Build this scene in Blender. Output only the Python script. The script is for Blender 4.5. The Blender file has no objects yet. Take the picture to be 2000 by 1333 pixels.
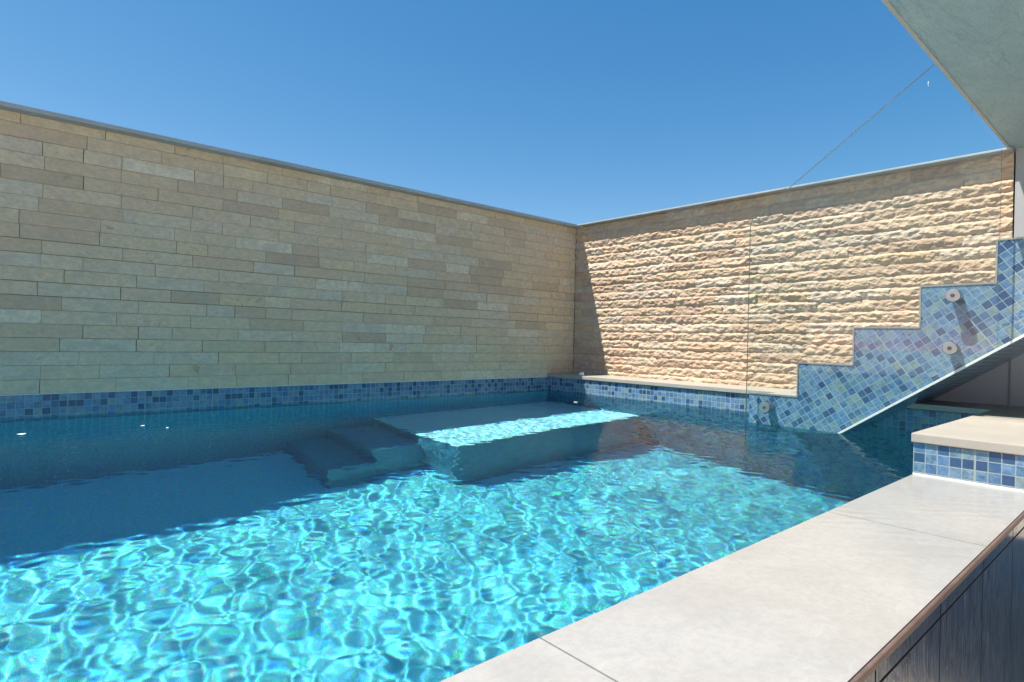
import bpy, bmesh, math, random
import numpy as np
from mathutils import Vector, Matrix
random.seed(7)
rng = np.random.default_rng(11)
C = bpy.context.scene.collection
sc = bpy.context.scene
S = 0.4                       # metres per survey unit: the camera stands 0.4 m above the water, water surface at z = 0


def Z(z): return (z + 1) * S


# ------------------------------------------------------------------ camera, sky, sun, exposure
cam_d = bpy.data.cameras.new('camera')
cam = bpy.data.objects.new('camera', cam_d)
C.objects.link(cam)
right = Vector((0.75285, -0.65780, 0.02270))
down = Vector((0.015995, -0.016194, -0.99974))
fwd = Vector((0.657996, 0.753019, -0.00167))
m = Matrix((right, -down, -fwd)).transposed().to_4x4()
m.translation = (0, 0, 0.4)
cam.matrix_world = m
cam_d.sensor_width = 36
cam_d.lens = 1146.81 / 2000 * 36
cam_d.clip_start = 0.02
cam_d.clip_end = 2000
sc.camera = cam

LIGHT = Vector((0.40, -0.262, -1.0)).normalized()     # direction the sunlight travels
elev = math.asin(-LIGHT.z)
w = bpy.data.worlds.new('World')
sc.world = w
w.use_nodes = True
nt = w.node_tree
sky = nt.nodes.new('ShaderNodeTexSky')
sky.sky_type = 'NISHITA'
sky.sun_disc = False
sky.sun_elevation = elev
sky.sun_rotation = math.atan2(-LIGHT.x, -LIGHT.y)
sky.air_density = 0.6
sky.dust_density = 0.0
sky.ozone_density = 6.0
bg = nt.nodes['Background']
# deep mediterranean blue: each channel gets its own contrast and gain
sp = nt.nodes.new('ShaderNodeSeparateColor'); cb = nt.nodes.new('ShaderNodeCombineColor')
nt.links.new(sky.outputs[0], sp.inputs[0])
for i, (ref, expo, val) in enumerate(((0.66, 1.65, 0.78), (1.25, 0.90, 2.65), (2.75, 0.60, 5.7))):
    d = nt.nodes.new('ShaderNodeMath'); d.operation = 'DIVIDE'; d.inputs[1].default_value = ref
    p_ = nt.nodes.new('ShaderNodeMath'); p_.operation = 'POWER'; p_.inputs[1].default_value = expo
    q_ = nt.nodes.new('ShaderNodeMath'); q_.operation = 'MULTIPLY'; q_.inputs[1].default_value = val
    nt.links.new(sp.outputs[i], d.inputs[0]); nt.links.new(d.outputs[0], p_.inputs[0])
    nt.links.new(p_.outputs[0], q_.inputs[0]); nt.links.new(q_.outputs[0], cb.inputs[i])
nt.links.new(cb.outputs[0], bg.inputs['Color'])
bg.inputs['Strength'].default_value = 0.0505

sun_d = bpy.data.lights.new('sun', 'SUN')
sun_d.energy = 5.0
sun_d.angle = math.radians(0.5)
sun_d.color = (1.0, 0.94, 0.85)
sun = bpy.data.objects.new('sun', sun_d)
C.objects.link(sun)
sun.rotation_euler = LIGHT.to_track_quat('-Z', 'Y').to_euler()
sun_d.cycles.is_caustics_light = True

sc.view_settings.view_transform = 'Standard'
sc.view_settings.look = 'None'
sc.view_settings.gamma = 1
sc.view_settings.exposure = 1.1
sc.cycles.caustics_refractive = True
sc.cycles.caustics_reflective = True
sc.cycles.blur_glossy = 0.25
sc.cycles.max_bounces = 14
sc.cycles.transparent_max_bounces = 16
sc.cycles.volume_bounces = 0
sc.cycles.sample_clamp_indirect = 10
sc.cycles.use_denoising = True


# ------------------------------------------------------------------ helpers
class MB:
    """collects faces with uv in metres, built as ONE mesh object"""
    def __init__(self):
        self.v = []; self.f = []; self.uv = []; self.mi = []

    def face(self, pts, uvs=None, mi=0):
        n = len(self.v)
        self.v += [tuple(p) for p in pts]
        self.f.append(list(range(n, n + len(pts))))
        if uvs is None:
            a, b, c = Vector(pts[0]), Vector(pts[1]), Vector(pts[2])
            nn = (b - a).cross(c - b)
            ax = max(range(3), key=lambda i: abs(nn[i]))
            uvs = [((p[1], p[2]) if ax == 0 else (p[0], p[2]) if ax == 1 else (p[0], p[1])) for p in pts]
        self.uv.append(uvs); self.mi.append(mi)
        return self

    def box(self, x0, x1, y0, y1, z0, z1, mi=0):
        p = [(x, y, z) for x in (x0, x1) for y in (y0, y1) for z in (z0, z1)]
        for q in ((0, 1, 3, 2), (4, 6, 7, 5), (0, 4, 5, 1), (2, 3, 7, 6), (0, 2, 6, 4), (1, 5, 7, 3)):
            self.face([p[i] for i in q], mi=mi)
        return self

    def prism_x(self, prof, x0, x1, side_uv=None, mi_side=0, mi_rim=0):
        """profile of (y, z), counter-clockwise seen from -x ... extruded along x"""
        A = [(x0, y, z) for y, z in prof]; B = [(x1, y, z) for y, z in prof]
        su = [side_uv(y, z) for y, z in prof] if side_uv else None
        self.face(A, su, mi_side)
        self.face(B[::-1], su[::-1] if su else None, mi_side)
        n = len(prof); d = 0
        for i in range(n):
            j = (i + 1) % n
            L = math.hypot(prof[j][0] - prof[i][0], prof[j][1] - prof[i][1])
            self.face([A[i], B[i], B[j], A[j]], [(d, 0), (d, x1 - x0), (d + L, x1 - x0), (d + L, 0)], mi_rim)
            d += L
        return self

    def cyl_x(self, y, z, r0, x0, x1, n=28, r1=None, mi=0):
        r1 = r0 if r1 is None else r1
        c = [(math.cos(2 * math.pi * i / n), math.sin(2 * math.pi * i / n)) for i in range(n)]
        A = [(x0, y + r0 * a, z + r0 * b) for a, b in c]; B = [(x1, y + r1 * a, z + r1 * b) for a, b in c]
        for i in range(n):
            j = (i + 1) % n
            self.face([A[i], B[i], B[j], A[j]], mi=mi)
        self.face(A, mi=mi); self.face(B[::-1], mi=mi)
        return self

    def build(self, name, mats, parent=None, bevel=0.0, segs=2, smooth=False):
        me = bpy.data.meshes.new(name)
        me.from_pydata(self.v, [], self.f)
        if not isinstance(mats, (list, tuple)): mats = [mats]
        for mm in mats: me.materials.append(mm)
        ul = me.uv_layers.new(name='UVMap')
        ul.data.foreach_set('uv', np.array([c for u in self.uv for c in u], dtype=np.float32).ravel())
        me.polygons.foreach_set('material_index', self.mi)
        bm = bmesh.new(); bm.from_mesh(me)
        bmesh.ops.remove_doubles(bm, verts=bm.verts, dist=1e-5)
        bmesh.ops.recalc_face_normals(bm, faces=bm.faces)
        if bevel:
            es = [e for e in bm.edges if len(e.link_faces) == 2 and e.calc_face_angle(0) > 0.5]
            bmesh.ops.bevel(bm, geom=es, offset=bevel, segments=segs, profile=0.6, affect='EDGES', clamp_overlap=True)
        if smooth:
            for f in bm.faces: f.smooth = True
        bm.to_mesh(me); bm.free()
        return link(name, me, parent)


def link(name, me, parent=None):
    o = bpy.data.objects.new(name, me)
    C.objects.link(o)
    if parent is not None:
        o.parent = parent
        o.matrix_parent_inverse = Matrix.Translation(parent.location).inverted()
    return o


def tag(o, label=None, cat=None, group=None, kind=None):
    if label: o['label'] = label
    if cat: o['category'] = cat
    if group: o['group'] = group
    if kind: o['kind'] = kind
    return o


def thing(name, label, cat, loc=(0, 0, 0), group=None):
    o = bpy.data.objects.new(name, None)
    o.location = loc; o.empty_display_size = 0.1
    C.objects.link(o)
    return tag(o, label, cat, group)


class NT:
    """short hand for building node trees"""
    def __init__(self, name):
        self.m = bpy.data.materials.new(name)
        self.m.use_nodes = True
        self.t = self.m.node_tree
        self.t.nodes.clear()
        self.out = self.t.nodes.new('ShaderNodeOutputMaterial')

    def n(self, typ, props=None, **ins):
        nd = self.t.nodes.new('ShaderNode' + typ)
        for k, v in (props or {}).items(): setattr(nd, k, v)
        for k, v in ins.items():
            key = int(k[1:]) if k[0] == 'i' and k[1:].isdigit() else k.replace('_', ' ')
            s = nd.inputs[key]
            if isinstance(v, bpy.types.NodeSocket): self.t.links.new(v, s)
            else: s.default_value = v
        return nd

    def math(self, op, a, b=0.0, c=None, clamp=False):
        kw = dict(i0=a, i1=b)
        if c is not None: kw['i2'] = c
        return self.n('Math', dict(operation=op, use_clamp=clamp), **kw).outputs[0]

    def vmath(self, op, a, b=(0, 0, 0)):
        return self.n('VectorMath', dict(operation=op), i0=a, i1=b).outputs[0]

    def mix(self, f, a, b, blend='MIX'):
        nd = self.n('Mix', dict(data_type='RGBA', blend_type=blend))
        for i, v in ((0, f), (6, a), (7, b)):
            if isinstance(v, bpy.types.NodeSocket): self.t.links.new(v, nd.inputs[i])
            else: nd.inputs[i].default_value = v if i == 0 else (*v, 1)
        return nd.outputs[2]

    def ramp(self, f, stops, interp='LINEAR'):
        nd = self.n('ValToRGB', i0=f)
        cr = nd.color_ramp; cr.interpolation = interp
        while len(cr.elements) < len(stops): cr.elements.new(0.5)
        for e, (p, c) in zip(cr.elements, stops):
            e.position = p; e.color = (*c, 1) if len(c) == 3 else c
        return nd.outputs[0]

    def noise(self, vec, scale, detail=4, rough=0.55, dist=0.0):
        return self.n('TexNoise', Vector=vec, Scale=scale, Detail=detail, Roughness=rough, Distortion=dist).outputs[0]

    def maprange(self, v, a, b, c=0.0, d=1.0):
        return self.n('MapRange', i0=v, i1=a, i2=b, i3=c, i4=d).outputs[0]

    def surf(self, s):
        self.t.links.new(s, self.out.inputs['Surface'])
        return self.m


# ------------------------------------------------------------------ materials
P = 0.0309        # mosaic pitch


def mosaic(name, gloss=0.18, lighten=0.0, pale=(0.6, 0.66, 0.68), grout=None):
    k = NT(name)
    uv = k.n('UVMap').outputs[0]
    q = k.vmath('SCALE', uv); q.node.inputs[3].default_value = 1 / P
    cell = k.vmath('FLOOR', q)
    fr = k.vmath('FRACTION', q)
    sx = k.n('SeparateXYZ', Vector=fr)
    sq = k.n('SeparateXYZ', Vector=q)
    ex = k.math('MINIMUM', sx.outputs[0], k.math('SUBTRACT', 1.0, sx.outputs[0]))
    ey = k.math('MINIMUM', sx.outputs[1], k.math('SUBTRACT', 1.0, sx.outputs[1]))
    # wider joints between the ten-tile sheets
    def sheet(v):
        return k.math('ABSOLUTE', k.math('SUBTRACT', v, k.math('MULTIPLY', 10.0, k.math('ROUND', k.math('DIVIDE', v, 10.0)))))
    e = k.math('MINIMUM', ex, ey)
    g1 = k.maprange(e, 0.028, 0.050)
    g2 = k.maprange(sheet(sq.outputs[0]), 0.065, 0.09)
    tile = k.math('MULTIPLY', g1, g2)
    wn = k.n('TexWhiteNoise', dict(noise_dimensions='2D'), Vector=cell)
    r1 = wn.outputs[0]
    rc = k.n('SeparateColor', Color=wn.outputs[1])
    off = k.vmath('SCALE', wn.outputs[1]); off.node.inputs[3].default_value = 40.0
    cv = k.vmath('ADD', uv, off)
    cloud = k.noise(cv, 58, 6, 0.66, 0.8)
    cloud2 = k.noise(cv, 38, 3, 0.5, 0.3)
    base = k.ramp(r1, [(0.0, (0.022, 0.055, 0.125)), (0.12, (0.026, 0.072, 0.160)), (0.22, (0.030, 0.092, 0.205)),
                       (0.55, (0.042, 0.122, 0.245)), (0.84, (0.058, 0.150, 0.262)), (0.88, (0.115, 0.175, 0.180)), (1.0, (0.155, 0.205, 0.190))])
    light = k.ramp(rc.outputs[1], [(0.0, (0.115, 0.215, 0.370)), (0.5, (0.175, 0.275, 0.370)), (1.0, (0.180, 0.265, 0.265))])
    amt = k.math('MULTIPLY', k.maprange(cloud, 0.36, 0.60), k.maprange(r1, 0.10, 0.45, 0.05, 0.9))
    col = k.mix(amt, base, light)
    dark = k.math('MULTIPLY', k.maprange(cloud2, 0.5, 0.7), 0.45)
    col = k.mix(dark, col, (0.03, 0.07, 0.17))
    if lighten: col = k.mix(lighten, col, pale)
    gcol = k.mix(k.noise(uv, 30, 3), (0.20, 0.255, 0.27), (0.29, 0.335, 0.34))
    if grout: gcol = k.mix(k.noise(uv, 30, 3), tuple(c * 0.9 for c in grout), grout)
    col = k.mix(tile, gcol, col)
    h = k.math('ADD', k.maprange(e, 0.02, 0.09), k.math('MULTIPLY', cloud2, 0.35))
    h = k.math('ADD', h, k.math('MULTIPLY', r1, 0.3))
    bump = k.n('Bump', Strength=0.35, Distance=0.0012, Height=h)
    ro = k.mix(tile, (0.7,) * 3, (gloss,) * 3)
    b = k.n('BsdfPrincipled', Base_Color=col, Roughness=ro, Normal=bump.outputs[0])
    return k.surf(b.outputs[0])


def stone_mat(name, gain=(1, 1, 1)):
    k = NT(name)
    pos = k.n('NewGeometry').outputs['Position']
    r = k.n('Attribute', dict(attribute_name='rnd')).outputs['Color']
    rs = k.n('SeparateColor', Color=r)
    col = k.ramp(rs.outputs[0], [(0.0, (0.520, 0.370, 0.245)), (0.15, (0.620, 0.440, 0.290)), (0.32, (0.680, 0.510, 0.330)),
                                 (0.50, (0.720, 0.555, 0.370)), (0.66, (0.650, 0.560, 0.430)), (0.84, (0.730, 0.535, 0.310)), (1.0, (0.790, 0.670, 0.500))])
    off = k.vmath('SCALE', r); off.node.inputs[3].default_value = 9.0
    v = k.vmath('ADD', pos, off)
    n1 = k.noise(v, 6.5, 6, 0.66, 0.9)
    n2 = k.noise(k.vmath('MULTIPLY', v, (1, 1, 1.6)), 34, 9, 0.74, 0.3)
    n3 = k.noise(v, 24, 4, 0.6, 1.2)
    n4 = k.noise(v, 420, 2, 0.6)
    col = k.mix(k.maprange(n1, 0.35, 0.75, 0.0, 0.6), col, (0.70, 0.52, 0.32))
    col = k.mix(k.maprange(n3, 0.54, 0.72, 0.0, 0.55), col, (0.58, 0.39, 0.225))
    col = k.mix(k.maprange(k.noise(v, 11, 5, 0.65, 0.7), 0.50, 0.68, 0.0, 0.5), col, (0.45, 0.385, 0.31))
    col = k.mix(k.maprange(n2, 0.42, 0.62, 0.42, 0.0), col, (0.37, 0.29, 0.21))
    col = k.mix(1.0, col, gain, 'MULTIPLY')
    rust = k.math('MULTIPLY', k.maprange(k.noise(v, 16, 3, 0.5, 2.0), 0.66, 0.72), k.maprange(rs.outputs[1], 0.6, 0.7))
    col = k.mix(k.math('MULTIPLY', rust, 0.55), col, (0.33, 0.185, 0.07))
    vor = k.n('TexVoronoi', Vector=v, Scale=36.0, Randomness=1.0)
    chip = k.math('MULTIPLY', k.maprange(vor.outputs[0], 0.05, 0.10, 1.0, 0.0), k.maprange(k.noise(pos, 14, 2), 0.56, 0.62))
    col = k.mix(k.math('MULTIPLY', chip, 0.55), col, (0.62, 0.58, 0.50))
    col = k.mix(k.maprange(n4, 0.36, 0.50, 0.22, 0.0), col, (0.32, 0.26, 0.19))
    bump = k.n('Bump', Strength=0.6, Distance=0.0024, Height=k.math('ADD', k.math('ADD', n2, k.math('MULTIPLY', n4, 0.5)), k.math('MULTIPLY', n1, 1.5)))
    b = k.n('BsdfPrincipled', Base_Color=col, Roughness=0.82, Normal=bump.outputs[0])
    b.inputs['Specular IOR Level'].default_value = 0.3
    return k.surf(b.outputs[0])


def plain(name, col, rough=0.6, var=0.10, scale=9.0, bump=0.15, metal=0.0, dist=0.0008):
    k = NT(name)
    pos = k.n('NewGeometry').outputs['Position']
    n1 = k.noise(pos, scale, 6, 0.62)
    n2 = k.noise(pos, scale * 22, 3, 0.6)
    dk = tuple(c * (1 - var) for c in col); lt = tuple(min(1, c * (1 + var)) for c in col)
    c = k.mix(k.maprange(n1, 0.3, 0.7), dk, lt)
    c = k.mix(k.maprange(n2, 0.4, 0.6, 0.0, 0.35), c, dk)
    bp = k.n('Bump', Strength=bump, Distance=dist, Height=k.math('ADD', n2, k.math('MULTIPLY', n1, 0.8)))
    b = k.n('BsdfPrincipled', Base_Color=c, Roughness=k.maprange(n1, 0.3, 0.7, rough * 0.85, min(1, rough * 1.15)), Metallic=metal, Normal=bp.outputs[0])
    return k.surf(b.outputs[0])


def coping_mat():
    k = NT('wet_pale_porcelain')
    pos = k.n('NewGeometry').outputs['Position']
    n1 = k.noise(pos, 5, 6, 0.6, 0.4)
    n2 = k.noise(pos, 90, 4, 0.6)
    st = k.noise(k.vmath('MULTIPLY', pos, (3, 9, 1)), 3.2, 5, 0.6, 1.5)
    col = k.mix(k.maprange(n1, 0.3, 0.7), (0.280, 0.270, 0.250), (0.335, 0.323, 0.302))
    col = k.mix(k.maprange(st, 0.55, 0.8, 0.0, 0.5), col, (0.25, 0.240, 0.222))
    col = k.mix(k.maprange(n2, 0.40, 0.58, 0.28, 0.0), col, (0.22, 0.21, 0.195))
    fl_ = k.noise(k.vmath('MULTIPLY', pos, (14, 40, 1)), 1.0, 4, 0.6, 2.5)
    col = k.mix(k.maprange(fl_, 0.60, 0.70, 0.0, 0.35), col, (0.375, 0.365, 0.345))
    col = k.mix(k.maprange(k.noise(pos, 3.1, 3, 0.5, 0.8), 0.60, 0.72, 0.0, 0.35), col, (0.35, 0.305, 0.26))
    # thin film of overflowing water: ripples
    por = k.n('TexVoronoi', Vector=pos, Scale=120.0, Randomness=1.0).outputs[0]
    col = k.mix(k.math('MULTIPLY', k.maprange(por, 0.08, 0.16, 1.0, 0.0), k.maprange(k.noise(pos, 30, 2), 0.52, 0.62, 0.0, 0.6)), col, (0.17, 0.16, 0.145))
    wv = k.n('TexWave', dict(wave_type='BANDS', bands_direction='DIAGONAL'), Vector=pos, Scale=9.0, Distortion=5.0, Detail=3.0)
    mask = k.maprange(k.noise(pos, 2.3, 2), 0.45, 0.62)
    hh = k.math('ADD', k.math('MULTIPLY', k.math('MULTIPLY', wv.outputs[1], mask), 0.5), k.noise(pos, 7, 3, 0.5, 0.6))
    bp = k.n('Bump', Strength=0.4, Distance=0.004, Height=hh)
    bd = k.n('Bump', Strength=0.25, Distance=0.0005, Height=n2)
    b = k.n('BsdfPrincipled', Base_Color=col, Roughness=0.45, Normal=bd.outputs[0])
    b.inputs['Coat Weight'].default_value = 0.7
    b.inputs['Coat IOR'].default_value = 1.33
    k.t.links.new(k.maprange(n1, 0.35, 0.65, 0.05, 0.16), b.inputs['Coat Roughness'])
    k.t.links.new(bp.outputs[0], b.inputs['Coat Normal'])
    return k.surf(b.outputs[0])


def overflow_mat():
    k = NT('dark_wet_overflow_tile')
    uv = k.n('UVMap').outputs[0]
    s = k.n('SeparateXYZ', Vector=uv)
    sh = 0.304
    d = k.math('ABSOLUTE', k.math('SUBTRACT', s.outputs[0], k.math('MULTIPLY', sh, k.math('ROUND', k.math('DIVIDE', s.outputs[0], sh)))))
    joint = k.math('MULTIPLY', k.maprange(d, 0.0018, 0.003), k.maprange(k.math('ABSOLUTE', k.math('ADD', s.outputs[1], 0.03)), 0.0016, 0.003))
    q = k.vmath('SCALE', uv); q.node.inputs[3].default_value = 1 / P
    fr = k.n('SeparateXYZ', Vector=k.vmath('FRACTION', q))
    ex = k.math('MINIMUM', fr.outputs[0], k.math('SUBTRACT', 1.0, fr.outputs[0]))
    wn = k.n('TexWhiteNoise', dict(noise_dimensions='2D'), Vector=k.vmath('FLOOR', q))
    streak = k.noise(k.vmath('MULTIPLY', uv, (1, 0.10, 1)), 130, 5, 0.65, 0.4)
    cl = k.noise(k.vmath('MULTIPLY', uv, (1, 0.45, 1)), 26, 5, 0.6, 0.8)
    col = k.ramp(wn.outputs[0], [(0.0, (0.008, 0.018, 0.048)), (0.4, (0.013, 0.030, 0.080)), (0.8, (0.022, 0.046, 0.098)), (1.0, (0.035, 0.055, 0.085))])
    col = k.mix(k.maprange(cl, 0.45, 0.65, 0.0, 0.75), col, (0.020, 0.036, 0.075))
    col = k.mix(k.maprange(streak, 0.52, 0.66, 0.0, 0.7), col, (0.105, 0.130, 0.175))
    col = k.mix(k.maprange(ex, 0.01, 0.04, 0.22, 0.0), col, (0.20, 0.21, 0.22))
    col = k.mix(joint, (0.012, 0.012, 0.014), col)
    hh = k.math('ADD', streak, k.math('MULTIPLY', cl, 0.6))
    bp = k.n('Bump', Strength=0.9, Distance=0.0025, Height=hh)
    b = k.n('BsdfPrincipled', Base_Color=col, Roughness=k.maprange(joint, 0, 1, 0.95, 0.13), Normal=bp.outputs[0])
    k.t.links.new(k.math('MULTIPLY', joint, 0.36), b.inputs['Specular IOR Level'])
    return k.surf(b.outputs[0])


def water_mat():
    k = NT('pool_water')
    # each light path takes one colour band, bent by its own index: water's rainbow fringes
    pos = k.n('NewGeometry').outputs['Position']
    sc_ = k.vmath('SCALE', pos); sc_.node.inputs[3].default_value = 7919.0
    wn = k.n('TexWhiteNoise', dict(noise_dimensions='3D'), Vector=sc_).outputs[0]
    T = (0.54, 0.93, 1.0)
    hi, lo = 1.8, 0.6
    band = k.ramp(wn, [(0.0, (hi * T[0], lo * T[1], lo * T[2])), (1 / 3, (lo * T[0], hi * T[1], lo * T[2])), (2 / 3, (lo * T[0], lo * T[1], hi * T[2]))], 'CONSTANT')
    ior = k.ramp(wn, [(0.0, (1.3285,) * 3), (1 / 3, (1.334,) * 3), (2 / 3, (1.341,) * 3)], 'CONSTANT')
    g = k.n('BsdfRefraction', Roughness=0.0, IOR=ior)
    k.t.links.new(band, g.inputs['Color'])
    r_ = k.n('BsdfGlossy', Roughness=0.0)
    r_.inputs['Color'].default_value = (1, 1, 1, 1)
    mx = k.n('MixShader', Fac=k.math('MULTIPLY', k.n('Fresnel', IOR=1.333).outputs[0], 0.38))
    k.t.links.new(g.outputs[0], mx.inputs[1]); k.t.links.new(r_.outputs[0], mx.inputs[2])
    return k.surf(mx.outputs[0])


def glass_mat(name, tint, refl=1.0):
    k = NT(name)
    ge = k.n('NewGeometry')
    cs_ = k.math('ABSOLUTE', k.n('VectorMath', dict(operation='DOT_PRODUCT'), i0=ge.outputs['Incoming'], i1=ge.outputs['Normal']).outputs['Value'])
    fr = k.math('ADD', 0.03, k.math('MULTIPLY', 0.97, k.math('POWER', k.math('SUBTRACT', 1.0, cs_), 5.0)))
    t = k.n('BsdfTransparent', Color=(*tint, 1))
    g = k.n('BsdfGlossy', Roughness=0.0)
    g.inputs['Color'].default_value = (1, 1, 1, 1)
    mx = k.n('MixShader', Fac=k.math('MULTIPLY', fr, refl))
    k.t.links.new(t.outputs[0], mx.inputs[1]); k.t.links.new(g.outputs[0], mx.inputs[2])
    return k.surf(mx.outputs[0])


def glass_edge_mat():
    k = NT('polished_glass_edge')
    pos = k.n('NewGeometry').outputs['Position']
    t = k.n('BsdfTransparent', Color=(0.42, 0.58, 0.52, 1))
    b = k.n('BsdfPrincipled', Base_Color=k.mix(k.noise(pos, 30, 3), (0.22, 0.24, 0.21), (0.32, 0.33, 0.29)), Roughness=0.15)
    mx = k.n('MixShader', Fac=0.8)
    k.t.links.new(t.outputs[0], mx.inputs[1]); k.t.links.new(b.outputs[0], mx.inputs[2])
    return k.surf(mx.outputs[0])


M_mos = mosaic('blue_glass_mosaic')
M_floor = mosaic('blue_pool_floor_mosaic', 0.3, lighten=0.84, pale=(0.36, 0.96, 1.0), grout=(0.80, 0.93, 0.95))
M_bench = mosaic('lit_pale_bench_mosaic', 0.3, lighten=0.76, pale=(0.97, 0.98, 0.98), grout=(0.85, 0.88, 0.88))  # paler than the floor: brighter light in shallow water put into the colour
M_side = mosaic('shade_darkened_riser_mosaic', 0.3, lighten=0.42, pale=(0.10, 0.52, 0.68))  # darker than the tops: shade of the upright faces put into the colour
M_step = mosaic('shade_dimmed_step_mosaic', 0.3, lighten=0.5, pale=(0.25, 0.62, 0.72))  # step tops dimmer than the bench: shade put into the colour
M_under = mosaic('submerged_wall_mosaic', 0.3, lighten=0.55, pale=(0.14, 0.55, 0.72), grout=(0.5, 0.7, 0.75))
M_stone = stone_mat('sawn_sandstone', (1.0, 1.0, 1.0))
M_split = stone_mat('split_sandstone', (0.78, 0.745, 0.775))
M_core = plain('mortar_backing', (0.16, 0.14, 0.115), 0.9)
M_cop = coping_mat()
M_ledge = plain('cream_limestone_slab', (0.315, 0.29, 0.25), 0.5, 0.07, 6.0, 0.2)
M_over = overflow_mat()
M_rust = plain('reddish_tile_edge', (0.115, 0.076, 0.063), 0.55, 0.3, 30)
M_grout = plain('white_grout', (0.62, 0.63, 0.60), 0.75, 0.10, 40)
M_dgrout = plain('dark_grout', (0.10, 0.09, 0.08), 0.9)
M_white = plain('white_plaster', (0.30, 0.31, 0.325), 0.75, 0.03, 12, 0.3)
def soffit_mat():
    k = NT('uneven_plaster_light_dapples')
    pos = k.n('NewGeometry').outputs['Position']
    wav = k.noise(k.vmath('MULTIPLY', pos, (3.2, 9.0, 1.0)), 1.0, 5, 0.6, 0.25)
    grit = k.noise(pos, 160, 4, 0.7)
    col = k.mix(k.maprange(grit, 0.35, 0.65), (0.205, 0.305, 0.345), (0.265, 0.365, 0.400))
    col = k.mix(k.maprange(k.noise(k.vmath('MULTIPLY', pos, (3.0, 9.0, 1.0)), 1.3, 6, 0.64, 0.3), 0.50, 0.72, 0.0, 0.6), col, (0.34, 0.43, 0.455))  # pale streaks: light dapples thrown up by the water, put into the colour
    b1 = k.n('Bump', Strength=1.0, Distance=0.035, Height=wav)
    b2 = k.n('Bump', Strength=0.5, Distance=0.0016, Height=grit, Normal=b1.outputs[0])
    b = k.n('BsdfPrincipled', Base_Color=col, Roughness=0.5, Normal=b2.outputs[0])
    return k.surf(b.outputs[0])


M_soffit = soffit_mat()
M_cap = plain('grey_coated_metal', (0.33, 0.35, 0.35), 0.38, 0.12, 5, 0.08)
M_trim = plain('brushed_steel_trim', (0.38, 0.37, 0.34), 0.35, 0.12, 14, 0.1, metal=0.6)
M_steel = plain('satin_stainless_steel', (0.42, 0.41, 0.39), 0.32, 0.10, 40, 0.1, metal=0.9)
M_dark = plain('dark_socket', (0.05, 0.05, 0.05), 0.5)
M_water = water_mat()
M_glass = glass_mat('clear_glass', (0.945, 0.982, 0.978), 0.6)
M_gedge = glass_edge_mat()
M_ground = plain('pale_bounce_ground', (0.60, 0.52, 0.41), 0.85, 0.2, 1.5, 0.3)
M_petal = plain('white_petal', (0.80, 0.80, 0.76), 0.5, 0.05)
M_pebble = plain('white_pebble', (0.78, 0.76, 0.72), 0.55, 0.06, 60)

# ------------------------------------------------------------------ main dimensions (metres)
XL = -1.7                   # far left end of the pool, outside the picture
YW = 8.52 * S               # face of the left stone wall
XE = 8.44 * S               # pool end wall / ledge front
XR = 9.18 * S               # face of the split stone wall
YI = 1.39 * S               # inner edge of the overflow coping
YO = 0.635 * S              # outer edge of it
XB = 5.45 * S               # raised block
FL = -3.45 * S              # pool floor
ZT = Z(-0.737)              # top of the tile band
ZL = Z(-0.66)               # top of the ledge slab
ZW = Z(2.39)                # top of the stone walls
ZS = Z(2.45)                # soffit
YS = 1.438 * S              # edge of the balcony slab

# ------------------------------------------------------------------ ground, unseen: raised and made pale to bounce sun onto the walls
GZ = -0.75
hx0, hx1, hy0, hy1 = XL - .06, XR + .2, YO + 0.004, YW + .18      # the basin sits in this opening
xs_, ys_ = (-400, hx0, hx1, 400), (-400, hy0, hy1, 400)
g = MB()
for i in range(3):
    for j in range(3):
        if i == 1 and j == 1: continue
        g.face([(xs_[i], ys_[j], GZ), (xs_[i + 1], ys_[j], GZ), (xs_[i + 1], ys_[j + 1], GZ), (xs_[i], ys_[j + 1], GZ)])
tag(g.build('ground', M_ground), 'unseen pale ground around the pool, raised to bounce sunlight', 'ground', kind='structure')

# ------------------------------------------------------------------ the pool
pool = thing('swimming_pool', 'blue mosaic swimming pool with pale overflow coping and sunken bench', 'pool', (1, 2, FL))


def tiled_box(name, x0, x1, y0, y1, z0, z1, ox, oy, oz, mat=M_mos, parent=pool, bevel=0.0):
    b = MB().box(x0, x1, y0, y1, z0, z1)
    for i, (f, u) in enumerate(zip(b.f, b.uv)):
        pts = [b.v[j] for j in f]
        nn = (Vector(pts[1]) - Vector(pts[0])).cross(Vector(pts[2]) - Vector(pts[1]))
        ax = max(range(3), key=lambda t: abs(nn[t]))
        o2 = ((oy, oz), (ox, oz), (ox, oy))[ax]
        b.uv[i] = [(a - o2[0] + 62 * P * 5, c - o2[1] + 62 * P * 5) for a, c in u]
    if isinstance(mat, tuple):
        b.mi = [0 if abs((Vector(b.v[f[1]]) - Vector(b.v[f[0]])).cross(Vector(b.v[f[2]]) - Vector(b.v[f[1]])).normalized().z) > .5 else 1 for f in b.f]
    return b.build(name, list(mat) if isinstance(mat, tuple) else mat, parent, bevel)


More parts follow.
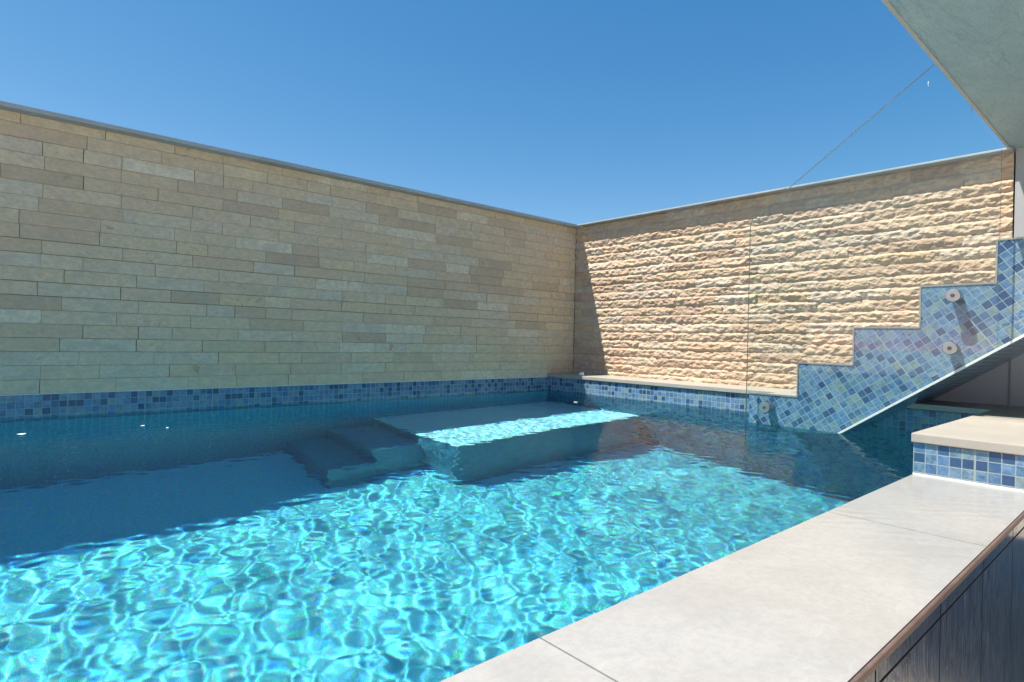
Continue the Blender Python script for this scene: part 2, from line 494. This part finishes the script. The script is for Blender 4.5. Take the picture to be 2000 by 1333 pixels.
OX, OY = 0.614 * S, 6.10 * S
FE = -4.15 * S               # the floor falls towards the end wall
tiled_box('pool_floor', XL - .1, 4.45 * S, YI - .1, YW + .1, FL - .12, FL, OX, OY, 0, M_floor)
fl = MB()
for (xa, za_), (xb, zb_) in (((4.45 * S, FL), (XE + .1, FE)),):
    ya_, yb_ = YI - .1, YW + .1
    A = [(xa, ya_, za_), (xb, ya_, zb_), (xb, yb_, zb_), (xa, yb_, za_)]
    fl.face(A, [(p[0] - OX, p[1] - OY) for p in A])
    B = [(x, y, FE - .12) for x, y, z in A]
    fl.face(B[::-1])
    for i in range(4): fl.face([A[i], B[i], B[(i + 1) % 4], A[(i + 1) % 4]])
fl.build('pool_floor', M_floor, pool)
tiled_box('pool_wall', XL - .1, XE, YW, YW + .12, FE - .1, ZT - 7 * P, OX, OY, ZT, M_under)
tiled_box('waterline_band', XL - .1, XE, YW, YW + .12, ZT - 7 * P, ZT, OX, OY, ZT)
tiled_box('pool_wall', XE, XE + .12, YI - 0.28, YW + .12, FE - .1, ZT - 7 * P, OX, OY, ZT, M_mos)
tiled_box('waterline_band', XE, XE + .12, YI - 0.28, YW + .12, ZT - 7 * P, ZT, OX, OY, ZT)
tiled_box('pool_wall', XL - .12, XL, YI, YW, FL, ZT, OX, OY, ZT)
tiled_box('pool_wall', XL - .12, XE, YO + 0.012, YI - 0.002, FE - .1, -0.016, OX, OY, 0)
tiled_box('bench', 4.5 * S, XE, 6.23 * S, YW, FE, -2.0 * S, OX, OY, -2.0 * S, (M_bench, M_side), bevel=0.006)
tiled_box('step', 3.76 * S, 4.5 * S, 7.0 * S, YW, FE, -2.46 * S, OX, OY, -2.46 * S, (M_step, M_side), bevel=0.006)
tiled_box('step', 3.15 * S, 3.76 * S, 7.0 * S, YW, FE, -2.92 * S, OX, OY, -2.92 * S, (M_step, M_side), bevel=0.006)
MB().box(XL, XE - .004, YW - 0.003, YW + 0.05, ZT, ZT + 0.004).build('grout_line', M_grout, pool)
# overflow coping slabs
xs = [XL - .12, 1.367 * S - 2.393 * S, 1.367 * S, 3.76 * S, XB + 0.3]
for a, b in zip(xs[:-1], xs[1:]):
    MB().box(a + 0.0016, b - 0.0016, YO + 0.001, YI, -0.014, 0.006).build('coping_slab', M_cop, pool)
MB().box(XL - .12, XB + 0.3, YO + 0.004, YI - 0.001, -0.0155, 0.0036).build('joint_filler', M_dgrout, pool)
b = MB().box(XL - .12, XE + .4, YO - 0.0035, YO + 0.011, -1.72, -0.006)
for i in range(6): b.uv[i] = [(u - 2.868 * S, v) for u, v in b.uv[i]]
b.build('overflow_wall', M_over, pool)
MB().box(XL - .12, XB + 0.02, YO - 0.0058, YO + 0.0008, -0.0055, 0.0052).build('coping_edge', M_rust, pool, bevel=0.0028, segs=3)
# raised block at the end of the coping, level with the ledge
tiled_box('raised_kerb', XB, XE, YO - 0.01, YI + 0.001, -0.02, ZT, OX, YI - 5 * P, ZT + 0.002)
MB().box(XB - 0.001, XB + 0.02, YO, YI + 0.0016, 0.0055, 0.0105).build('grout_line', M_grout, pool)
MB().box(XB - 0.008, XR + 0.03, YO - 0.02, YI + 0.006, ZT + 0.002, ZL).build('kerb_slab', M_ledge, pool, bevel=0.003)
MB().box(XE - 0.012, XR + 0.03, YI + 0.008, YW + 0.002, ZT + 0.005, ZL).build('ledge_slab', M_ledge, pool, bevel=0.003)

# ------------------------------------------------------------------ water
def waves(x, y):
    r = np.random.default_rng(5)
    h = np.zeros_like(x)
    for lam0, amp, n in ((0.50, 0.0006, 8), (0.24, 0.00022, 12), (0.088, 0.000130, 30), (0.056, 0.000098, 34), (0.037, 0.00004, 36)):
        for _ in range(n):
            lam = lam0 * r.uniform(0.78, 1.28); th = r.uniform(0, 2 * math.pi); ph = r.uniform(0, 2 * math.pi)
            k = 2 * math.pi / lam
            a = amp * r.uniform(0.5, 1.2) / math.sqrt(n / 4)
            h += a * np.sin(k * (math.cos(th) * x + math.sin(th) * y) + ph + 0.7 * np.sin(k * 0.31 * (y * math.cos(th + 1) - x * math.sin(th + .4)) + ph * 2))
    return h


def grid_mesh(name, X, Y, Zz, mats, uv=None, closed_bottom=None):
    ny, nx = X.shape
    co = np.stack([X, Y, Zz], -1).reshape(-1, 3)
    idx = np.arange(nx * ny).reshape(ny, nx)
    q = np.stack([idx[:-1, :-1], idx[:-1, 1:], idx[1:, 1:], idx[1:, :-1]], -1).reshape(-1, 4)
    faces = q
    extra = []
    if closed_bottom is not None:
        n0 = len(co)
        bnd = np.concatenate([idx[0, :], idx[1:, -1], idx[-1, -2::-1], idx[-2:0:-1, 0]])
        bc = co[bnd].copy(); bc[:, 2] = closed_bottom
        co = np.concatenate([co, bc])
        n = len(bnd)
        for i in range(n):
            j = (i + 1) % n
            extra.append([bnd[j], bnd[i], n0 + i, n0 + j])
        extra.append([n0 + i for i in range(n)][::-1])
    me = bpy.data.meshes.new(name)
    me.from_pydata(co.tolist(), [], [list(map(int, f)) for f in faces] + [list(map(int, f)) for f in extra])
    for mm in mats: me.materials.append(mm)
    return me, len(faces)


st = 0.0048
xg = np.arange(XL - 0.03, XE + 0.04, st); yg = np.arange(YI - 0.03, YW + 0.04, st)
GX, GY = np.meshgrid(xg, yg)
me, nf = grid_mesh('water', GX, GY, waves(GX, GY), [M_water], closed_bottom=FE - 0.05)
sm = np.zeros(len(me.polygons), dtype=bool); sm[:nf] = True
me.polygons.foreach_set('use_smooth', sm)
water = link('water', me)
tag(water, 'clear rippling turquoise pool water', 'water', kind='structure')
water.cycles.is_caustics_caster = True

# ------------------------------------------------------------------ noise in numpy
def perlin(x, y, seed):
    r = np.random.default_rng(seed)
    n = 256
    ang = r.uniform(0, 2 * math.pi, (n, n)); gx, gy = np.cos(ang), np.sin(ang)
    xi = np.floor(x).astype(int); yi = np.floor(y).astype(int)
    xf, yf = x - xi, y - yi
    u = xf ** 3 * (xf * (xf * 6 - 15) + 10); v = yf ** 3 * (yf * (yf * 6 - 15) + 10)
    def d(ix, iy, dx, dy):
        a, b = ix % n, iy % n
        return gx[a, b] * dx + gy[a, b] * dy
    n00 = d(xi, yi, xf, yf); n10 = d(xi + 1, yi, xf - 1, yf); n01 = d(xi, yi + 1, xf, yf - 1); n11 = d(xi + 1, yi + 1, xf - 1, yf - 1)
    return ((n00 * (1 - u) + n10 * u) * (1 - v) + (n01 * (1 - u) + n11 * u) * v) * 1.5


def set_rnd(me, cols):
    a = me.attributes.new('rnd', 'FLOAT_COLOR', 'FACE')
    a.data.foreach_set('color', np.asarray(cols, dtype=np.float32).ravel())


def courses(u0, u1, z0, z1, ch, seed, half):
    """running bond: list of (course bottom, course top, [joint positions])"""
    r = random.Random(seed); out = []
    zc = z0; k = 0
    while zc < z1 - 0.004:
        zt = min(zc + ch * r.uniform(0.985, 1.015), z1)
        if z1 - zt < 0.02: zt = z1
        j = [u0]; u = half + (0.15 if k % 2 else 0.0)
        while u < u1 - 0.02:
            if u > u0 + 0.02: j.append(u + r.uniform(-0.012, 0.012))
            u += r.choice((0.304, 0.304, 0.304, 0.304, 0.152, 0.228))
        j.append(u1)
        out.append((zc, zt, j)); zc = zt; k += 1
    return out


# ------------------------------------------------------------------ smooth sandstone wall along the pool
wall = thing('sandstone_wall', 'smooth sawn sandstone wall in shade, rising behind the long tiled pool edge', 'wall', (0, YW, 0))
mb = MB(); cols = []
r = random.Random(3)
for zc, zt, js in courses(-2.6, XR, ZT + 0.004, ZW, 0.0632, 4, -2.6):
    cg = r.choice((0.00005, 0.0001, 0.0002, 0.0004, 0.0012))
    for a, b in zip(js[:-1], js[1:]):
        yo = r.gauss(0, 0.0016); tl = r.gauss(0, 0.0010); tv = r.gauss(0, 0.0008)
        ga = r.choice((0.00005, 0.0001, 0.0004, 0.0012)); i = 0.0007
        x0, x1, z0, z1 = a + ga, b - ga, zc + cg, zt - cg
        yb = YW + 0.0145
        F = [(x0 + i, YW + yo - tl - tv, z0 + i), (x1 - i, YW + yo + tl - tv, z0 + i), (x1 - i, YW + yo + tl + tv, z1 - i), (x0 + i, YW + yo - tl + tv, z1 - i)]
        B = [(x0, yb, z0), (x1, yb, z0), (x1, yb, z1), (x0, yb, z1)]
        E_ = [(x0, YW + yo + 0.0040, z0), (x1, YW + yo + 0.0040, z0), (x1, YW + yo + 0.0040, z1), (x0, YW + yo + 0.0040, z1)]
        mb.face(F)
        for t in range(4):
            s = (t + 1) % 4
            mb.face([F[s], F[t], E_[t], E_[s]]); mb.face([E_[s], E_[t], B[t], B[s]])
        cc = (min(1, max(0, r.gauss(0.48, 0.29))), r.random(), r.random(), 1)
        cols += [cc] * 9
me = bpy.data.meshes.new('stone_cladding')
me.from_pydata(mb.v, [], mb.f); me.materials.append(M_stone); set_rnd(me, cols)
link('stone_cladding', me, wall)
MB().box(-2.6, XR + 0.25, YW + 0.013, YW + 0.22, ZT + 0.003, ZW - 0.001).build('wall_core', M_core, wall)
cp = MB(); xa = -2.6; r = random.Random(8)
while xa < XR + 0.27:
    xb = min(xa + 1.22, XR + 0.28); dz = r.uniform(-0.0008, 0.0008); dy = r.uniform(-0.0012, 0.0012)
    cp.box(xa + 0.0008, xb - 0.0008, YW - 0.058 + dy, YW + 0.26, ZW + dz, ZW + 0.020 + dz); xa = xb
cp.build('wall_cap', M_cap, wall, bevel=0.002)

# ------------------------------------------------------------------ split-face wall at the end
swall = thing('split_stone_wall', 'rough split-face sandstone wall in raking sun behind the end ledge', 'wall', (XR, 2, 0))
Y0, Y1 = 1.385 * S, YW - 0.001
z0, z1 = ZL - 0.004, ZW + 0.008
stp = 0.0032
ya = np.arange(Y0, Y1 + stp, stp); za = np.arange(z0, z1 + stp * .5, stp)
ya[-1] = Y1; za[-1] = z1
GY2, GZ2 = np.meshgrid(ya, za)
dep = np.zeros_like(GY2); sid = np.zeros(GY2.shape, dtype=int)
cs = courses(Y0, Y1, z0 - 0.03, z1, 0.0632, 9, Y0 + .05)
sn = 0; scol = []
edge = np.full(GY2.shape, 1.0)
tiltz = np.zeros_like(GY2); offs = np.zeros_like(GY2); sx_ = np.zeros_like(GY2)
GZw = GZ2 + 0.0022 * perlin(GY2 * 9, GZ2 * 16, 21) + 0.0026 * perlin(GY2 * 34, GZ2 * 22, 22)
GYw = GY2 + 0.004 * perlin(GZ2 * 30, GY2 * 8, 23)
GZw = np.clip(GZw, z0 - 0.029, z1 - 1e-5); GYw = np.clip(GYw, Y0, Y1)
for zc, zt, js in cs:
    for a, b in zip(js[:-1], js[1:]):
        mk = (GZw >= zc) & (GZw < zt + 1e-6) & (GYw >= a) & (GYw <= b)
        sid[mk] = sn; sn += 1
        dz = np.minimum(GZw[mk] - zc, zt - GZw[mk]); dy = np.minimum(GYw[mk] - a, b - GYw[mk])
        edge[mk] = np.minimum(np.clip(0.06 + dz / 0.0165, 0, 1), np.clip(0.5 + dy / 0.007, 0, 1))
        mid = (zc + zt) / 2
        tiltz[mk] = rng.normal(0.05, 0.10) * (GZw[mk] - mid) + rng.normal(0, 0.012) * (GYw[mk] - (a + b) / 2)
        offs[mk] = rng.normal(0, 0.0016); sx_[mk] = sn * 7.31
        scol.append((min(1, max(0, rng.normal(0.5, 0.33))), rng.random(), rng.random(), 1))
U = GY2 + sx_ * 0.0; V = GZ2 * 1.0
sh = U * 0.85 - V * 0.55            # chipping runs diagonally
n1 = perlin(sh * 12 + sx_, (V + 0.25 * U) * 24, 1)
n2 = perlin(sh * 30 + sx_, (V + 0.3 * U) * 48, 2)
n3 = perlin(sh * 70, (V + 0.3 * U) * 105, 3)
n5 = perlin(U * 150, V * 170, 5)
wx = 0.010 * perlin(U * 20, V * 20, 12); wy = 0.010 * perlin(U * 20, V * 20, 13)
sh2 = sh + wx; V2 = V + 0.35 * U + wy
ridge = 1 - np.abs(perlin(sh2 * 17 + sx_ * 2, V2 * 30, 4)) * 2.2
rid2 = 1 - np.abs(perlin(sh2 * 41 + sx_ * 3, V2 * 64, 7)) * 2.2
big = perlin(U * 5 + sx_, V * 14 + sx_, 6)
h = 0.0125 + 0.0030 * n1 + 0.0024 * n2 + 0.0021 * n3 + 0.0011 * n5 + 0.0020 * ridge + 0.0022 * rid2 + 0.0022 * big
pil = np.sqrt(np.clip(edge, 0, 1))
jn = 0.8 + 0.45 * perlin(U * 26, V * 40, 8)
h = np.clip(h * (0.12 + 0.88 * pil * np.clip(jn, .4, 1.1)) + (tiltz + offs) * pil, 0.0005, 0.036)
XX = XR + 0.012 - h
me, nf = grid_mesh('split_stone_cladding', XX, GY2, GZ2, [M_split])
ny, nx = GY2.shape
fs = sid[:-1, :-1].reshape(-1)
# drop what stands under the flight of stairs (plastered there)
soff = lambda y: Z(-1.0 + 0.714 * (2.62 - y / S))
cy = (GY2[:-1, :-1]).reshape(-1); cz = GZ2[:-1, :-1].reshape(-1)
bad = cz < np.array([soff(t) for t in cy]) + 0.03
set_rnd(me, np.array(scol)[fs])
bm = bmesh.new(); bm.from_mesh(me); bm.faces.ensure_lookup_table()
bmesh.ops.delete(bm, geom=[bm.faces[i] for i in np.nonzero(bad)[0]], context='FACES')
for f in bm.faces: f.smooth = True
bmesh.ops.reverse_faces(bm, faces=bm.faces[:])
bm.to_mesh(me); bm.free()
link('stone_cladding', me, swall)
MB().box(XR + 0.013, XR + 0.25, Y0 + .004, YW + 0.01, ZL - 0.04, ZW + 0.008).build('wall_core', M_white, swall)
MB().box(XR + 0.0135, XR + 0.2, Y0 - 0.0055, Y0 + 0.0035, ZL - .04, Z(0.9)).build('wall_core', M_white, swall)
cp = MB(); ya_ = Y0
while ya_ < YW - 0.07:
    yb_ = min(ya_ + 1.07, YW - 0.061); dz = r.uniform(-0.0006, 0.0006); dx = r.uniform(-0.001, 0.001)
    cp.box(XR - 0.056 + dx, XR + 0.28, ya_ + 0.0008, yb_ - 0.0008, ZW + 0.0085 + dz, ZW + 0.0195 + dz); ya_ = yb_
cp.build('wall_cap', M_cap, swall, bevel=0.002)

# ------------------------------------------------------------------ house: white wall and balcony slab overhead
MB().box(XR + 0.004, XR + 0.28, -3.2, Y0 - 0.006, ZL - 0.05, ZS - 0.0005).box(1.55, XR + 0.28, -3.45, -3.202, GZ - 0.02, ZS + 0.3).build('house_wall', M_white)
tag(bpy.data.objects['house_wall'], 'white plastered house wall beside the stone wall, under the overhang', 'house wall')
bal = thing('balcony_slab', 'pale plastered balcony slab overhanging the pool corner', 'balcony', (0, -1, ZS))
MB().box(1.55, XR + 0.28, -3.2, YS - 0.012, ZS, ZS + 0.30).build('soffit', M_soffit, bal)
MB().box(1.55, XR + 0.004, YS - 0.012, YS, ZS - 0.005, ZS + 0.30).build('edge_trim', M_cap, bal, bevel=0.002)

# ------------------------------------------------------------------ staircase
XS = 7.385 * S
stair = thing('staircase', 'small staircase with blue mosaic side rising from the water along the stone wall', 'staircase', (XS, 1.2, 0))
steps = [(3.72, -.625), (3.105, -.625), (3.105, -.205), (2.49, -.205), (2.49, .225), (1.85, .225), (1.85, .665), (1.222, .665), (1.222, 1.088), (.58, 1.088)]
sline = lambda y: -1.0 + 0.714 * (2.62 - y)
prof = [(y * S, Z(z)) for y, z in steps] + [(.58 * S, Z(sline(.58))), (3.72 * S, Z(sline(3.72)))]
an = math.atan(0.714); ca, sa = math.cos(an), math.sin(an)
U0 = 1.838 * S            # a sheet joint meets the soffit edge here


def suv(y, z):
    dy, dz = -(y - U0), z - Z(sline(1.838))
    return (dy * ca + dz * sa + 62 * P * 5, -dy * sa + dz * ca + 0.004 + 62 * P * 5)


MB().prism_x(prof, XS, XS + 0.03, suv).build('stringer', M_mos, stair)
body = [(y * S, Z(z - 0.03) if z < 9 else 0) for y, z in steps] + [(.58 * S, Z(sline(.58)) + 0.002), (3.71 * S, Z(sline(3.71)) + 0.002)]
body[0] = (3.71 * S, body[0][1])
MB().prism_x(body, XS + 0.03, XR + 0.004, suv).build('flight', M_mos, stair)
for i in range(0, 10, 2):
    (ya_, zz), (yb_, _) = steps[i], steps[i + 1]
    x1 = XE - 0.013 if i == 0 else XR - 0.022
    MB().box(XS + 0.031, x1, yb_ * S + 0.004, ya_ * S - 0.003, Z(zz) - 0.026, Z(zz) - 0.008).build('tread', M_ledge, stair, bevel=0.002)
tr = MB()
for i in range(9):
    (a, za_), (b_, zb_) = steps[i], steps[i + 1]
    if za_ == zb_: tr.box(XS - 0.003, XS + 0.034, b_ * S - (0.0 if i < 8 else 0), a * S + 0.002, Z(za_) - 0.001, Z(za_) + 0.0055)
    else: tr.box(XS - 0.003, XS + 0.034, a * S - 0.001, a * S + 0.0055, Z(za_) + 0.0056, Z(zb_) - 0.0012)
tr.build('edge_trim', M_trim, stair)
# pale trim along the lower edge
L = [(2.80, sline(2.80)), (.58, sline(.58))]
nrm = (-0.004 * sa, -0.004 * ca)
pr = [(L[0][0] * S, Z(L[0][1]) - 0.003), (L[1][0] * S, Z(L[1][1]) - 0.003), (L[1][0] * S, Z(L[1][1]) + 0.008), (L[0][0] * S, Z(L[0][1]) + 0.008)]
MB().prism_x(pr, XS - 0.0025, XS + 0.012).build('lower_trim', M_grout, stair)

# ------------------------------------------------------------------ glass balustrade and its fixings
XG = 7.235 * S
gl = thing('glass_balustrade', 'clear frameless glass panel with a slanting top fixed beside the staircase', 'glass panel', (XG, 1.2, 0))
gp = [(3.69, -1.25), (3.69, 1.58), (3.655, 1.625), (1.425, 3.18), (1.425, 2.36), (1.185, 1.95), (1.185, sline(1.185) + .03), (3.0, sline(3.0) + .03)]
MB().prism_x([(y * S, Z(z)) for y, z in gp], XG, XG + 0.010, mi_side=0, mi_rim=1).build('pane', [M_glass, M_gedge], gl)
MB().prism_x([(1.797 * S, Z(2.785)), (1.790 * S, Z(2.787)), (1.794 * S, Z(2.76)), (1.790 * S, Z(2.73)), (1.796 * S, Z(2.75))], XG - 0.0012, XG - 0.0004).build('smear', M_petal, gl)
for y, z in ((3.435, -.772), (1.553, .017), (1.538, .548)):
    yy, zz = y * S, Z(z)
    so = MB().cyl_x(yy, zz, 0.021, XG + 0.0115, XS - 0.0005).build('standoff', M_steel, gl, bevel=0.0015)
    MB().cyl_x(yy, zz, 0.025, XG - 0.0115, XG - 0.001, r1=0.0265).build('cap', M_steel, so, bevel=0.002)
    MB().cyl_x(yy, zz, 0.0085, XG - 0.0125, XG - 0.0110, n=6).build('socket', M_dark, so)

# ------------------------------------------------------------------ small things
bm = bmesh.new(); bmesh.ops.create_icosphere(bm, subdivisions=3, radius=0.021)
for v in bm.verts:
    v.co.z = max(v.co.z, -0.014) * 0.85
    v.co *= 1 + 0.05 * math.sin(v.co.x * 160) * math.cos(v.co.y * 130)
for f in bm.faces: f.smooth = True
me = bpy.data.meshes.new('pebble'); bm.to_mesh(me); bm.free(); me.materials.append(M_pebble)
o = link('pebble', me); o.location = (8.50 * S, 7.66 * S, ZL + 0.0115)
tag(o, 'small white rounded pebble lying on the ledge near the shaded corner', 'pebble')

petals = [((0.168, 7.20), 0.014, 0.2, 'white petal floating in the shaded water, leftmost of those along the long wall'),
          ((1.146, 7.193), 0.010, 0.5, 'white petal floating near the long wall, the left one of a close pair'),
          ((1.325, 6.912), 0.008, 1.1, 'tiny white petal floating near the long wall, right of a larger one'),
          ((7.12, 6.52), 0.014, 2.0, 'white petal floating alone in front of the shaded pool corner')]
for (px, py), s, rot, lab in petals:
    mb = MB(); n = 12; top = []; bot = []
    for i in range(n):
        a = 2 * math.pi * i / n
        rr = s * (1 + 0.25 * math.cos(a) - 0.12 * math.cos(3 * a))
        zc = 0.15 * s * math.cos(a) ** 2
        top.append((rr * math.cos(a), 0.55 * rr * math.sin(a), zc + 0.0035)); bot.append((rr * math.cos(a), 0.55 * rr * math.sin(a), zc + 0.0022))
    mb.face(top); mb.face(bot[::-1])
    for i in range(n): mb.face([top[i], bot[i], bot[(i + 1) % n], top[(i + 1) % n]])
    o = mb.build('petal', M_petal)
    xw, yw = px * S, py * S
    o.location = (xw, yw, float(waves(np.array([xw]), np.array([yw]))[0])); o.rotation_euler.z = rot
    tag(o, lab, 'petal', 'white petals floating on the pool')

# surfaces under the water receive the light the ripples focus
for o in pool.children:
    o.cycles.is_caustics_receiver = True
for o in stair.children:
    o.cycles.is_caustics_receiver = True
